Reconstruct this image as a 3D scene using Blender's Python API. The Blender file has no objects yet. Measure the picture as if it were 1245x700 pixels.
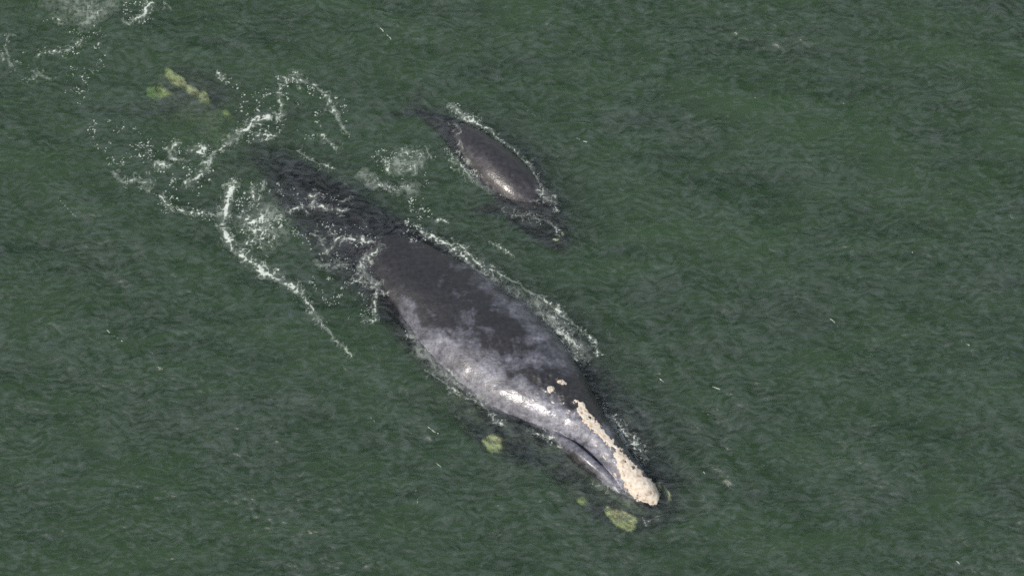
import bpy, bmesh, math, random
import numpy as np
from mathutils import Vector
from mathutils.bvhtree import BVHTree

random.seed(7)
rng = np.random.default_rng(11)
sc = bpy.context.scene
COL = sc.collection

# ------------------------------------------------------------------ camera, light, exposure
TILT = math.radians(27.0)
DIST = 150.0
LENS = 198.0
cam_d = bpy.data.cameras.new('camera')
cam = bpy.data.objects.new('camera', cam_d)
COL.objects.link(cam)
cam.location = (0, -DIST * math.sin(TILT), DIST * math.cos(TILT))
cam.rotation_euler = (TILT, 0, 0)
cam_d.lens = LENS
cam_d.sensor_width = 36.0
cam_d.clip_end = 20000.0
sc.camera = cam

SUN_EL = math.radians(46.0)
SUN_AZ = math.radians(225.0)          # compass bearing of the sun (0 = +y, clockwise): from the lower left
sun_dir = Vector((math.sin(SUN_AZ) * math.cos(SUN_EL), math.cos(SUN_AZ) * math.cos(SUN_EL), math.sin(SUN_EL)))

world = bpy.data.worlds.new('World')
sc.world = world
world.use_nodes = True
wn = world.node_tree
bg = wn.nodes['Background']
sky = wn.nodes.new('ShaderNodeTexSky')
sky.sky_type = 'NISHITA'
sky.sun_disc = False
sky.sun_elevation = SUN_EL
sky.sun_rotation = SUN_AZ
sky.air_density = 2.0
sky.dust_density = 4.0
sky.ozone_density = 1.0
veil = wn.nodes.new('ShaderNodeMix')            # thin even high cloud over the whole sky
veil.data_type = 'RGBA'
veil.inputs[0].default_value = 0.55
veil.inputs[7].default_value = (3.75, 3.95, 4.15, 1)
wn.links.new(sky.outputs[0], veil.inputs[6])
wn.links.new(veil.outputs[2], bg.inputs[0])
bg.inputs[1].default_value = 0.15

sun_l = bpy.data.lights.new('sun', 'SUN')
sun_l.energy = 3.2
sun_l.angle = math.radians(0.55)
sun_l.color = (1.0, 0.955, 0.88)
sun = bpy.data.objects.new('sun', sun_l)
COL.objects.link(sun)
sun.rotation_euler = (-sun_dir).to_track_quat('-Z', 'Y').to_euler()
sun.location = (-40, -40, 60)

sc.view_settings.view_transform = 'Standard'
sc.view_settings.look = 'None'
sc.view_settings.exposure = 0.25
sc.view_settings.gamma = 1.0
sc.view_settings.use_curve_mapping = False
sc.render.engine = 'CYCLES'
sc.cycles.use_denoising = False
sc.cycles.use_adaptive_sampling = False
sc.cycles.max_bounces = 6
sc.cycles.volume_bounces = 0
sc.cycles.transparent_max_bounces = 12
sc.cycles.caustics_reflective = False
sc.cycles.caustics_refractive = False

# ------------------------------------------------------------------ plan geometry
FWD = np.array([0, math.sin(TILT), -math.cos(TILT)])
RGT = np.array([1.0, 0, 0])
UPV = np.array([0, math.cos(TILT), math.sin(TILT)])
CAMP = np.array(cam.location)
KPX = 36.0 / LENS / 1245.0


def ray(px, py):
    d = FWD + (px - 622.5) * KPX * RGT - (py - 350.0) * KPX * UPV
    return d / np.linalg.norm(d)


def P(px, py, z=0.0):
    """place on the level z that is read off the photograph at (px, py)"""
    d = ray(px, py)
    t = (z - CAMP[2]) / d[2]
    return CAMP + d * t


M_PX = float(np.linalg.norm(P(622, 350) - P(623, 350)))   # metres per photo pixel


# ------------------------------------------------------------------ numpy noise
class Noise:
    def __init__(self, seed, n=256):
        self.n = n
        self.t = np.random.default_rng(seed).random((n, n)).astype(np.float32)

    def v(self, x, y):
        n = self.n
        xi = np.floor(x).astype(np.int64); yi = np.floor(y).astype(np.int64)
        fx = x - xi; fy = y - yi
        fx = fx * fx * fx * (fx * (fx * 6 - 15) + 10); fy = fy * fy * fy * (fy * (fy * 6 - 15) + 10)
        x0 = xi % n; x1 = (xi + 1) % n; y0 = yi % n; y1 = (yi + 1) % n
        t = self.t
        return (t[y0, x0] * (1 - fx) + t[y0, x1] * fx) * (1 - fy) + (t[y1, x0] * (1 - fx) + t[y1, x1] * fx) * fy

    def fbm(self, x, y, oct=4, gain=0.5):
        s = 0; a = 1.0; tot = 0
        for o in range(oct):
            s = s + a * self.v(x * 2 ** o + 17.3 * o, y * 2 ** o + 5.1 * o)
            tot += a; a *= gain
        return s / tot

    def ridge(self, x, y, oct=3, gain=0.55):
        s = 0; a = 1.0; tot = 0
        for o in range(oct):
            s = s + a * (1 - np.abs(2 * self.v(x * 2 ** o + 31.7 * o, y * 2 ** o + 9.7 * o) - 1)) ** 2
            tot += a; a *= gain
        return s / tot


NA, NB, NC = Noise(1), Noise(2), Noise(3)

# ------------------------------------------------------------------ sea surface
NF, LF = 1024, 31.0


def sea_tile():
    kk = 2 * np.pi * np.fft.fftfreq(NF, LF / NF)
    kx, ky = np.meshgrid(kk, kk)
    k = np.hypot(kx, ky); k[0, 0] = 1
    th = np.arctan2(ky, kx)
    w0 = math.radians(80)
    out = []
    for lo, hi, slope, power, spread in ((1.0, 5.0, 0.022, 3.6, 1.5), (0.28, 1.2, 0.06, 3.2, 0.9), (0.075, 0.32, 0.095, 2.8, 0.6)):
        r = np.random.default_rng(int(hi * 1000))
        dirf = np.abs(np.cos(th - w0)) ** spread * 0.85 + 0.15
        kl, kh = 2 * np.pi / hi, 2 * np.pi / lo
        band = 1 / (1 + (kl / k) ** 8) / (1 + (k / kh) ** 6)
        amp = k ** (-power / 2 - 0.5) * dirf * band
        amp[0, 0] = 0
        spec = amp * (r.standard_normal((NF, NF)) + 1j * r.standard_normal((NF, NF)))
        h = np.fft.ifft2(spec).real
        gx = (np.roll(h, -1, 1) - np.roll(h, 1, 1)) / (2 * LF / NF)
        gy = (np.roll(h, -1, 0) - np.roll(h, 1, 0)) / (2 * LF / NF)
        h *= slope / math.sqrt((gx ** 2 + gy ** 2).mean())
        out.append(h)
    return out


TILES = sea_tile()


def bil(tile, x, y):
    u = (x / LF * NF) % NF; v = (y / LF * NF) % NF
    x0 = np.floor(u).astype(np.int64); y0 = np.floor(v).astype(np.int64)
    fx = u - x0; fy = v - y0
    x0 %= NF; y0 %= NF
    x1 = (x0 + 1) % NF; y1 = (y0 + 1) % NF
    return (tile[y0, x0] * (1 - fx) + tile[y0, x1] * fx) * (1 - fy) + (tile[y1, x0] * (1 - fx) + tile[y1, x1] * fx) * fy


def polyline_dist(x, y, pts):
    """distance to a polyline and the parameter 0..n-1 of the nearest place"""
    best = np.full(x.shape, 1e9); par = np.zeros(x.shape)
    for i in range(len(pts) - 1):
        ax, ay = pts[i][:2]; bx, by = pts[i + 1][:2]
        dx, dy = bx - ax, by - ay
        t = np.clip(((x - ax) * dx + (y - ay) * dy) / max(dx * dx + dy * dy, 1e-9), 0, 1)
        d = np.hypot(x - ax - t * dx, y - ay - t * dy)
        m = d < best
        best = np.where(m, d, best); par = np.where(m, i + t, par)
    return best, par


WAKE = [P(455, 275), P(560, 345), P(640, 410), P(705, 475), P(760, 545), P(800, 600)]


def sea_h(x, y):
    """height of the water"""
    fade = 1 / (1 + (np.hypot(x, y) / 60.0) ** 4)
    gust = np.clip(0.25 + 3.2 * (NA.fbm(x * 0.42 + 40, y * 0.6 + 40, 4) - 0.32), 0.25, 2.0)     # cat's-paws: rougher and smoother patches
    h = bil(TILES[0], x, y) + bil(TILES[1], x, y) * (0.55 + 0.45 * gust) + bil(TILES[2], x, y) * gust
    # slow swell lines that leave the head on its far side, and the mound of water over the moving body
    d, par = polyline_dist(x, y, WAKE)
    side = np.where((x - WAKE[0][0]) * (WAKE[-1][1] - WAKE[0][1]) - (y - WAKE[0][1]) * (WAKE[-1][0] - WAKE[0][0]) < 0, 1.0, 0.35)
    env = np.exp(-((d - 1.9) / 1.1) ** 2) * side * np.clip(par - 1.5, 0, 1)
    h = h + env * 0.022 * NC.fbm(x * 0.9, y * 0.9, 2) * 2 * np.sin(d * 9.0 + 2.0 * NB.fbm(x * 0.8, y * 0.8, 2) * 3)
    return h * fade


def link(o, parent=None):
    COL.objects.link(o)
    if parent: o.parent = parent
    return o


def tag(o, label=None, cat=None, group=None, kind=None):
    if label: o['label'] = label
    if cat: o['category'] = cat
    if group: o['group'] = group
    if kind: o['kind'] = kind
    return o


def mesh_np(name, verts, faces, mat, smooth=True):
    """faces: (n, 3 or 4) array"""
    me = bpy.data.meshes.new(name)
    verts = np.asarray(verts, np.float32); faces = np.asarray(faces, np.int32)
    nf, k = faces.shape
    me.vertices.add(len(verts)); me.vertices.foreach_set('co', verts.ravel())
    me.loops.add(nf * k); me.loops.foreach_set('vertex_index', faces.ravel())
    me.polygons.add(nf)
    me.polygons.foreach_set('loop_start', np.arange(0, nf * k, k, dtype=np.int32))
    me.polygons.foreach_set('loop_total', np.full(nf, k, np.int32))
    me.update(calc_edges=True)
    me.polygons.foreach_set('use_smooth', np.full(nf, smooth))
    if mat: me.materials.append(mat)
    return me


# ------------------------------------------------------------------ materials
def new_mat(name):
    m = bpy.data.materials.new(name); m.use_nodes = True
    m.node_tree.nodes.clear()
    return m, m.node_tree.nodes, m.node_tree.links


def N(nodes, t, **kw):
    n = nodes.new(t)
    for k, v in kw.items():
        if k.startswith('i_'):
            n.inputs[int(k[2:]) if k[2:].isdigit() else k[2:].replace('_', ' ')].default_value = v
        else:
            setattr(n, k, v)
    return n


SCAT = (0.190, 0.232, 0.285)      # per metre
ABSO = (0.58, 0.27, 0.84)


def water_material():
    m, n, l = new_mat('sea_water')
    out = N(n, 'ShaderNodeOutputMaterial')
    geo = N(n, 'ShaderNodeNewGeometry')
    mp = N(n, 'ShaderNodeMapping'); mp.inputs['Scale'].default_value = (1.0, 1.5, 1.0)
    l.new(geo.outputs['Position'], mp.inputs['Vector'])
    n1 = N(n, 'ShaderNodeTexNoise'); n1.inputs['Scale'].default_value = 14.0; n1.inputs['Detail'].default_value = 4.0; n1.inputs['Roughness'].default_value = 0.6; n1.inputs['Distortion'].default_value = 0.6
    l.new(mp.outputs[0], n1.inputs['Vector'])
    bump = N(n, 'ShaderNodeBump'); bump.inputs['Strength'].default_value = 1.0; bump.inputs['Distance'].default_value = 0.008
    l.new(n1.outputs[0], bump.inputs['Height'])
    fr = N(n, 'ShaderNodeFresnel'); fr.inputs['IOR'].default_value = 1.34
    l.new(bump.outputs[0], fr.inputs['Normal'])
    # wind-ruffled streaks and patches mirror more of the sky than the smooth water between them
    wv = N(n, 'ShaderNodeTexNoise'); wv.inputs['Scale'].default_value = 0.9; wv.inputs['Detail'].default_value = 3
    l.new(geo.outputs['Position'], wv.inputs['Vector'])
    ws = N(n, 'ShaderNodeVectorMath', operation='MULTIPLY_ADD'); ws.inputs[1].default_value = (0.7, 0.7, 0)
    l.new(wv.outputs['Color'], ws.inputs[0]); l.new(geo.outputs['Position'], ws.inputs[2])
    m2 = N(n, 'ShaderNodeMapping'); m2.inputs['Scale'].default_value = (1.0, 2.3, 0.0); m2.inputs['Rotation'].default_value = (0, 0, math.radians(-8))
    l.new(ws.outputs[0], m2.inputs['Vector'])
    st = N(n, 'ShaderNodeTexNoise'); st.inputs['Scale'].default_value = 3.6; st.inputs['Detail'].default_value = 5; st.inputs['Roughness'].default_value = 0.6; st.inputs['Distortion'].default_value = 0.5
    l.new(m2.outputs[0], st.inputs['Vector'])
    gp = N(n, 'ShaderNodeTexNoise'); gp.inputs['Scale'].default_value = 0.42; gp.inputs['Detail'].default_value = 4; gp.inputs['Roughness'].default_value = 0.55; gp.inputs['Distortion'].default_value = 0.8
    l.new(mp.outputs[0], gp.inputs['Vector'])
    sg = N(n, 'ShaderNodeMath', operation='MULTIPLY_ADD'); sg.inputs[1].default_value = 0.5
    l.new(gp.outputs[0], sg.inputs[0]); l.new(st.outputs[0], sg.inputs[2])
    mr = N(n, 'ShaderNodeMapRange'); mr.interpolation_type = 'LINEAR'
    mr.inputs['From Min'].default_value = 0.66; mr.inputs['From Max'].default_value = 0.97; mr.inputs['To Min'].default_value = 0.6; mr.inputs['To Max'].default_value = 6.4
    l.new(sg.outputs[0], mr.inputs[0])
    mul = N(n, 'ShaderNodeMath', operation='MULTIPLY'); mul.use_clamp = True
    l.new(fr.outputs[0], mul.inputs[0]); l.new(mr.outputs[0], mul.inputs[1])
    gl = N(n, 'ShaderNodeBsdfGlossy'); gl.inputs['Roughness'].default_value = 0.30
    l.new(bump.outputs[0], gl.inputs['Normal'])
    tr = N(n, 'ShaderNodeBsdfTransparent')
    mix = N(n, 'ShaderNodeMixShader')
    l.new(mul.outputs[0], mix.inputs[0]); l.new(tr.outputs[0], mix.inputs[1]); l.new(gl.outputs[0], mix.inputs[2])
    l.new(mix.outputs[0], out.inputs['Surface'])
    vs = N(n, 'ShaderNodeVolumeScatter'); s = max(SCAT)
    vs.inputs['Color'].default_value = tuple(c / s for c in SCAT) + (1,); vs.inputs['Density'].default_value = s
    va = N(n, 'ShaderNodeVolumeAbsorption'); a = max(ABSO)
    va.inputs['Color'].default_value = tuple(1 - c / a for c in ABSO) + (1,); va.inputs['Density'].default_value = a
    add = N(n, 'ShaderNodeAddShader')
    l.new(vs.outputs[0], add.inputs[0]); l.new(va.outputs[0], add.inputs[1])
    l.new(add.outputs[0], out.inputs['Volume'])
    return m


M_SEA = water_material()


def skin_material(name, dark, mid, pale, rough=0.42, mott=1.0):
    m, n, l = new_mat(name)
    out = N(n, 'ShaderNodeOutputMaterial')
    tc = N(n, 'ShaderNodeTexCoord')
    b = N(n, 'ShaderNodeBsdfPrincipled')
    at = N(n, 'ShaderNodeAttribute'); at.attribute_name = 'worn_sheen'         # peeling old skin plus painted sheen: 0 dark, 1 pale
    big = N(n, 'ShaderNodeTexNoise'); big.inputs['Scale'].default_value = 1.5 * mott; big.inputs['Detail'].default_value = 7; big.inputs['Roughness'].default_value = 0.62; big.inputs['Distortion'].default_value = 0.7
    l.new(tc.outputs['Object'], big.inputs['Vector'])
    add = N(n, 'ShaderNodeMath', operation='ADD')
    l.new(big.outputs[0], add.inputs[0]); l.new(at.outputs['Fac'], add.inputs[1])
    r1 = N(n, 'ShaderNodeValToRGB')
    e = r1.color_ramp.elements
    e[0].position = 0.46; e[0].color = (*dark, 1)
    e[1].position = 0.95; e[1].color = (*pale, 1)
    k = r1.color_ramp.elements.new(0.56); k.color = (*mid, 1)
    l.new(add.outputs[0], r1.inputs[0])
    fine = N(n, 'ShaderNodeTexNoise'); fine.inputs['Scale'].default_value = 9.0; fine.inputs['Detail'].default_value = 6; fine.inputs['Roughness'].default_value = 0.7
    l.new(tc.outputs['Object'], fine.inputs['Vector'])
    r2 = N(n, 'ShaderNodeMapRange'); r2.inputs['From Min'].default_value = 0.35; r2.inputs['From Max'].default_value = 0.68; r2.inputs['To Min'].default_value = 0.45; r2.inputs['To Max'].default_value = 1.4
    l.new(fine.outputs[0], r2.inputs[0])
    sm = N(n, 'ShaderNodeMapping'); sm.inputs['Rotation'].default_value = (0, 0, math.radians(44)); sm.inputs['Scale'].default_value = (0.8, 7.0, 3.0)
    l.new(tc.outputs['Object'], sm.inputs['Vector'])
    sn = N(n, 'ShaderNodeTexNoise'); sn.inputs['Scale'].default_value = 1.6; sn.inputs['Detail'].default_value = 6; sn.inputs['Roughness'].default_value = 0.65; sn.inputs['Distortion'].default_value = 0.4
    l.new(sm.outputs[0], sn.inputs['Vector'])
    sr = N(n, 'ShaderNodeMapRange'); sr.inputs['From Min'].default_value = 0.3; sr.inputs['From Max'].default_value = 0.7; sr.inputs['To Min'].default_value = 0.7; sr.inputs['To Max'].default_value = 1.35
    l.new(sn.outputs[0], sr.inputs[0])
    s2 = N(n, 'ShaderNodeMath', operation='MULTIPLY'); l.new(r2.outputs[0], s2.inputs[0]); l.new(sr.outputs[0], s2.inputs[1])
    mulc = N(n, 'ShaderNodeVectorMath', operation='SCALE')
    l.new(r1.outputs[0], mulc.inputs[0]); l.new(s2.outputs[0], mulc.inputs['Scale'])
    l.new(mulc.outputs[0], b.inputs['Base Color'])
    rr = N(n, 'ShaderNodeMapRange'); rr.inputs['To Min'].default_value = rough - 0.12; rr.inputs['To Max'].default_value = rough + 0.15
    l.new(fine.outputs[0], rr.inputs[0]); l.new(rr.outputs[0], b.inputs['Roughness'])
    b.inputs['IOR'].default_value = 1.42
    gz = N(n, 'ShaderNodeSeparateXYZ'); gg = N(n, 'ShaderNodeNewGeometry'); l.new(gg.outputs['Position'], gz.inputs[0])
    air = N(n, 'ShaderNodeMapRange'); air.inputs['From Min'].default_value = -0.06; air.inputs['From Max'].default_value = 0.03      # skin has no sheen where water lies on it
    l.new(gz.outputs['Z'], air.inputs[0])
    cw = N(n, 'ShaderNodeMath', operation='MULTIPLY'); cw.inputs[1].default_value = 0.55; l.new(air.outputs[0], cw.inputs[0]); l.new(cw.outputs[0], b.inputs['Coat Weight'])
    sw = N(n, 'ShaderNodeMath', operation='MULTIPLY'); sw.inputs[1].default_value = 0.5; l.new(air.outputs[0], sw.inputs[0]); l.new(sw.outputs[0], b.inputs['Specular IOR Level'])
    b.inputs['Coat Roughness'].default_value = 0.21; b.inputs['Coat IOR'].default_value = 1.4      # wet
    wr = N(n, 'ShaderNodeTexNoise'); wr.inputs['Scale'].default_value = 22.0; wr.inputs['Detail'].default_value = 4
    l.new(tc.outputs['Object'], wr.inputs['Vector'])
    bump = N(n, 'ShaderNodeBump'); bump.inputs['Strength'].default_value = 0.5; bump.inputs['Distance'].default_value = 0.02
    bm2 = N(n, 'ShaderNodeBump'); bm2.inputs['Strength'].default_value = 0.22; bm2.inputs['Distance'].default_value = 0.02; l.new(wr.outputs[0], bm2.inputs['Height'])
    l.new(wr.outputs[0], bump.inputs['Height']); l.new(bump.outputs[0], b.inputs['Normal']); l.new(bm2.outputs[0], b.inputs['Coat Normal'])
    l.new(b.outputs[0], out.inputs['Surface'])
    return m


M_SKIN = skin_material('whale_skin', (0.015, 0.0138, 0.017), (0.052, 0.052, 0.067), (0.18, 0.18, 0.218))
M_CALF = skin_material('calf_skin', (0.020, 0.018, 0.022), (0.032, 0.029, 0.034), (0.075, 0.066, 0.07), 0.34, 1.6)


def callosity_material():
    m, n, l = new_mat('callosity')
    out = N(n, 'ShaderNodeOutputMaterial')
    tc = N(n, 'ShaderNodeTexCoord')
    b = N(n, 'ShaderNodeBsdfPrincipled')
    no = N(n, 'ShaderNodeTexNoise'); no.inputs['Scale'].default_value = 7; no.inputs['Detail'].default_value = 6; no.inputs['Roughness'].default_value = 0.7
    l.new(tc.outputs['Object'], no.inputs['Vector'])
    r = N(n, 'ShaderNodeValToRGB'); e = r.color_ramp.elements
    e[0].position = 0.33; e[0].color = (0.20, 0.16, 0.14, 1)
    e[1].position = 0.66; e[1].color = (0.54, 0.51, 0.45, 1)
    k = e.new(0.46); k.color = (0.46, 0.40, 0.335, 1)
    k = e.new(0.40); k.color = (0.37, 0.28, 0.22, 1)
    l.new(no.outputs[0], r.inputs[0]); l.new(r.outputs[0], b.inputs['Base Color'])
    b.inputs['Roughness'].default_value = 0.75
    at = N(n, 'ShaderNodeAttribute'); at.attribute_name = 'crust'        # the crust thins out to bare skin at its rim
    trn = N(n, 'ShaderNodeBsdfTransparent'); mxs = N(n, 'ShaderNodeMixShader')
    l.new(at.outputs['Fac'], mxs.inputs[0]); l.new(trn.outputs[0], mxs.inputs[1]); l.new(b.outputs[0], mxs.inputs[2])
    bump = N(n, 'ShaderNodeBump'); bump.inputs['Strength'].default_value = 0.7; bump.inputs['Distance'].default_value = 0.018
    l.new(no.outputs[0], bump.inputs['Height']); l.new(bump.outputs[0], b.inputs['Normal'])
    l.new(mxs.outputs[0], out.inputs['Surface'])
    return m


M_CALL = callosity_material()


def dark_material():
    m, n, l = new_mat('blowhole_dark')
    out = N(n, 'ShaderNodeOutputMaterial'); b = N(n, 'ShaderNodeBsdfPrincipled')
    b.inputs['Base Color'].default_value = (0.012, 0.011, 0.012, 1); b.inputs['Roughness'].default_value = 0.5
    l.new(b.outputs[0], out.inputs['Surface'])
    return m


M_DARK = dark_material()


def foam_material():
    m, n, l = new_mat('sea_foam')
    out = N(n, 'ShaderNodeOutputMaterial')
    b = N(n, 'ShaderNodeBsdfPrincipled')
    b.inputs['Base Color'].default_value = (0.50, 0.55, 0.515, 1); b.inputs['Roughness'].default_value = 0.8
    b.inputs['Specular IOR Level'].default_value = 0.2
    at = N(n, 'ShaderNodeAttribute'); at.attribute_name = 'cover'       # how closely the bubbles lie together
    tr = N(n, 'ShaderNodeBsdfTransparent')
    mx = N(n, 'ShaderNodeMixShader')
    l.new(at.outputs['Fac'], mx.inputs[0]); l.new(tr.outputs[0], mx.inputs[1]); l.new(b.outputs[0], mx.inputs[2])
    l.new(mx.outputs[0], out.inputs['Surface'])
    return m


M_FOAM = foam_material()


# ------------------------------------------------------------------ the sea: one sheet to the horizon over a body of water
def build_sea():
    def axis(lo, hi, st):
        core = np.arange(lo, hi + st / 2, st)
        g = []; d = st; x = 0
        while x < 2600:
            d *= 1.14; x += d; g.append(x)
        g = np.array(g)
        return np.concatenate([lo - g[::-1], core, hi + g])
    xs = axis(-14.2, 14.2, 0.03); ys = axis(-9.2, 9.6, 0.03)
    X, Y = np.meshgrid(xs, ys)
    Z = sea_h(X, Y)
    Z[0, :] = Z[-1, :] = 0; Z[:, 0] = Z[:, -1] = 0
    nx, ny = len(xs), len(ys)
    v = np.stack([X, Y, Z], -1).reshape(-1, 3)
    i = np.arange(nx * ny).reshape(ny, nx)
    f = np.stack([i[:-1, :-1], i[:-1, 1:], i[1:, 1:], i[1:, :-1]], -1).reshape(-1, 4)
    n0 = len(v)
    D = -25.0
    c = np.array([[xs[0], ys[0], D], [xs[-1], ys[0], D], [xs[-1], ys[-1], D], [xs[0], ys[-1], D]])
    t = [i[0, 0], i[0, -1], i[-1, -1], i[-1, 0]]
    extra = [[n0 + 3, n0 + 2, n0 + 1, n0]]
    for k in range(4):
        extra.append([t[k], n0 + k, n0 + (k + 1) % 4, t[(k + 1) % 4]])
    me = mesh_np('sea', np.concatenate([v, c]), np.concatenate([f, np.array(extra)]), M_SEA)
    o = link(bpy.data.objects.new('sea', me))
    tag(o, 'dark green rippled sea water all around the whales', kind='structure')


build_sea()


# ------------------------------------------------------------------ whales
def interp(st, n):
    """smooth (Catmull-Rom) samples of a list of number rows, spaced by arc length of the first three"""
    a = np.array(st, float)
    a = np.vstack([2 * a[0] - a[1], a, 2 * a[-1] - a[-2]])
    out = []
    for i in range(1, len(a) - 2):
        p0, p1, p2, p3 = a[i - 1], a[i], a[i + 1], a[i + 2]
        for t in np.linspace(0, 1, 24, endpoint=False):
            out.append(0.5 * ((2 * p1) + (-p0 + p2) * t + (2 * p0 - 5 * p1 + 4 * p2 - p3) * t * t + (-p0 + 3 * p1 - 3 * p2 + p3) * t ** 3))
    out.append(a[-2])
    out = np.array(out)
    s = np.concatenate([[0], np.cumsum(np.linalg.norm(np.diff(out[:, :3], axis=0), axis=1))])
    q = np.linspace(0, s[-1], n)
    return np.stack([np.interp(q, s, out[:, k]) for k in range(out.shape[1])], 1)


def loft(bm, st, n=70, m=40, expo=2.0, roll=0.0):
    """st rows: x, y, z of the section's centre, half width, rise above and drop below the centre"""
    S = interp(st, n)
    tan = np.gradient(S[:, :3], axis=0)
    rings = []
    for k in range(n):
        t = Vector(tan[k]).normalized()
        side = Vector((t.y, -t.x, 0)).normalized()      # towards the camera's lower left when swimming to the lower right
        up = side.cross(t).normalized()
        if up.z < 0: up = -up
        w, hu, hd = np.maximum(S[k, 3:6], 0.004)
        ring = []
        for j in range(m):
            a = 2 * math.pi * j / m + roll
            c, s_ = math.cos(a), math.sin(a)
            ex = 2.0 / expo
            u = math.copysign(abs(s_) ** ex, s_) * w
            v = math.copysign(abs(c) ** ex, c) * (hu if c > 0 else hd)
            ring.append(bm.verts.new(Vector(S[k, :3]) + side * u + up * v))
        rings.append(ring)
    for k in range(n - 1):
        for j in range(m):
            bm.faces.new((rings[k][j], rings[k][(j + 1) % m], rings[k + 1][(j + 1) % m], rings[k + 1][j]))
    bm.faces.new(rings[0]); bm.faces.new(list(reversed(rings[-1])))


def top_station(px, py, zt, w, hu, hd):
    """station from the place of the back's midline in the photo"""
    p = P(px, py, zt)
    return [p[0], p[1], zt - hu, w, hu, hd]


def fuse(name, bm, voxel, mat, parent, smooth=4):
    """one continuous skin over the lofted volumes"""
    bmesh.ops.recalc_face_normals(bm, faces=bm.faces[:])
    me = bpy.data.meshes.new('tmp'); bm.to_mesh(me); bm.free()
    o = bpy.data.objects.new('tmp', me); COL.objects.link(o)
    md = o.modifiers.new('r', 'REMESH'); md.mode = 'VOXEL'; md.voxel_size = voxel
    sm = o.modifiers.new('s', 'SMOOTH'); sm.iterations = smooth; sm.factor = 0.5
    dg = bpy.context.evaluated_depsgraph_get()
    dg.update()
    me2 = bpy.data.meshes.new_from_object(o.evaluated_get(dg))
    bpy.data.objects.remove(o); bpy.data.meshes.remove(me)
    me2.name = name
    me2.polygons.foreach_set('use_smooth', np.full(len(me2.polygons), True))
    me2.materials.clear(); me2.materials.append(mat)
    r = link(bpy.data.objects.new(name, me2), parent)
    return r


def coords(me):
    c = np.empty(len(me.vertices) * 3, np.float32); me.vertices.foreach_get('co', c)
    return c.reshape(-1, 3)


def set_attr(me, name, val):
    a = me.attributes.new(name, 'FLOAT', 'POINT')
    a.data.foreach_set('value', np.asarray(val, np.float32))


def bvh_of(o):
    me = o.data
    return BVHTree.FromPolygons([v.co for v in me.vertices], [tuple(p.vertices) for p in me.polygons])


def inside(poly, x, y):
    r = np.zeros(x.shape, bool)
    n = len(poly)
    for i in range(n):
        x0, y0 = poly[i]; x1, y1 = poly[(i + 1) % n]
        c = ((y0 > y) != (y1 > y)) & (x < (x1 - x0) * (y - y0) / (y1 - y0 + 1e-12) + x0)
        r ^= c
    return r


def edge_dist(poly, x, y):
    d = np.full(x.shape, 1e9)
    n = len(poly)
    for i in range(n):
        ax, ay = poly[i]; bx, by = poly[(i + 1) % n]
        dx, dy = bx - ax, by - ay
        t = np.clip(((x - ax) * dx + (y - ay) * dy) / max(dx * dx + dy * dy, 1e-9), 0, 1)
        d = np.minimum(d, np.hypot(x - ax - t * dx, y - ay - t * dy))
    return d


def skin_patch(name, tree, poly, parent, mat, thick=0.05, step=0.8, seed=0, rough=0.6, freq=0.5, label=None, wob=1.2, holes=False):
    """a crust grown on the body where the outline poly (photo pixels) lies on it: real thickness, rims sunk in the skin"""
    xs = [p[0] for p in poly]; ys = [p[1] for p in poly]
    gx = np.arange(min(xs) - 2, max(xs) + 2.01, step); gy = np.arange(min(ys) - 2, max(ys) + 2.01, step)
    X, Y = np.meshgrid(gx, gy)
    XX = X + (NA.fbm(X * 0.35 + seed * 3, Y * 0.35, 3) - 0.5) * 2 * wob; YY = Y + (NB.fbm(X * 0.35, Y * 0.35 + seed * 5, 3) - 0.5) * 2 * wob
    ins = inside(poly, XX, YY)
    ed = edge_dist(poly, XX, YY) * np.where(ins, 1, -1)
    verts = {}; V = []; F = []; W = []
    for r in range(X.shape[0]):
        for c in range(X.shape[1]):
            if ed[r, c] < -step * 1.5: continue
            d = ray(X[r, c], Y[r, c])
            hit = tree.ray_cast(Vector(CAMP), Vector(d))
            if hit[0] is None: continue
            e = ed[r, c]
            k = min(max(e / (1.8 if thick < 0.1 else 3.5), 0), 1)
            bumpy = 1 + rough * 2 * (NC.ridge(np.array(X[r, c] * freq), np.array(Y[r, c] * freq), 3) - 0.5)
            off = thick * (k ** 0.5) * bumpy - 0.012
            if e < 0: off = -0.02
            if holes and e < 6.5 and NB.fbm(np.array(X[r, c] * 0.13), np.array(Y[r, c] * 0.13), 3) < 0.25 + 0.15 * (1 - e / 6.5): off = -0.02      # bare skin shows between the crusts
            verts[(r, c)] = len(V)
            W.append(min(max((e + 0.3) / (1.0 if thick < 0.1 else 5.0), 0), 1))
            V.append(hit[0] + hit[1] * float(off))
    for (r, c) in list(verts):
        q = [(r, c), (r + 1, c), (r + 1, c + 1), (r, c + 1)]
        if all(k in verts for k in q):
            pts = [V[verts[k]] for k in q]
            if max((pts[0] - p).length for p in pts) < 0.4:
                F.append([verts[k] for k in q])
    if not F: return None
    up = list(range(len(V)))
    def root(i):
        while up[i] != i:
            up[i] = up[up[i]]; i = up[i]
        return i
    for f in F:
        for q in f[1:]: up[root(q)] = root(f[0])
    cnt = {}
    for f in F: cnt[root(f[0])] = cnt.get(root(f[0]), 0) + 1
    best = max(cnt, key=cnt.get)
    F = [f for f in F if root(f[0]) == best]
    ren = {i: k for k, i in enumerate(sorted({i for f in F for i in f}))}
    V = [V[i] for i in sorted(ren)]; W = [W[i] for i in sorted(ren)]; F = [[ren[i] for i in f] for f in F]
    print('PATCH', name, len(F), 'depth', round(sum(v.z for v in V) / len(V), 2))
    me = mesh_np(name, [tuple(v) for v in V], F, mat)
    set_attr(me, 'crust', W)
    o = link(bpy.data.objects.new(name, me), parent)
    if label: o['label'] = label
    return o


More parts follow.
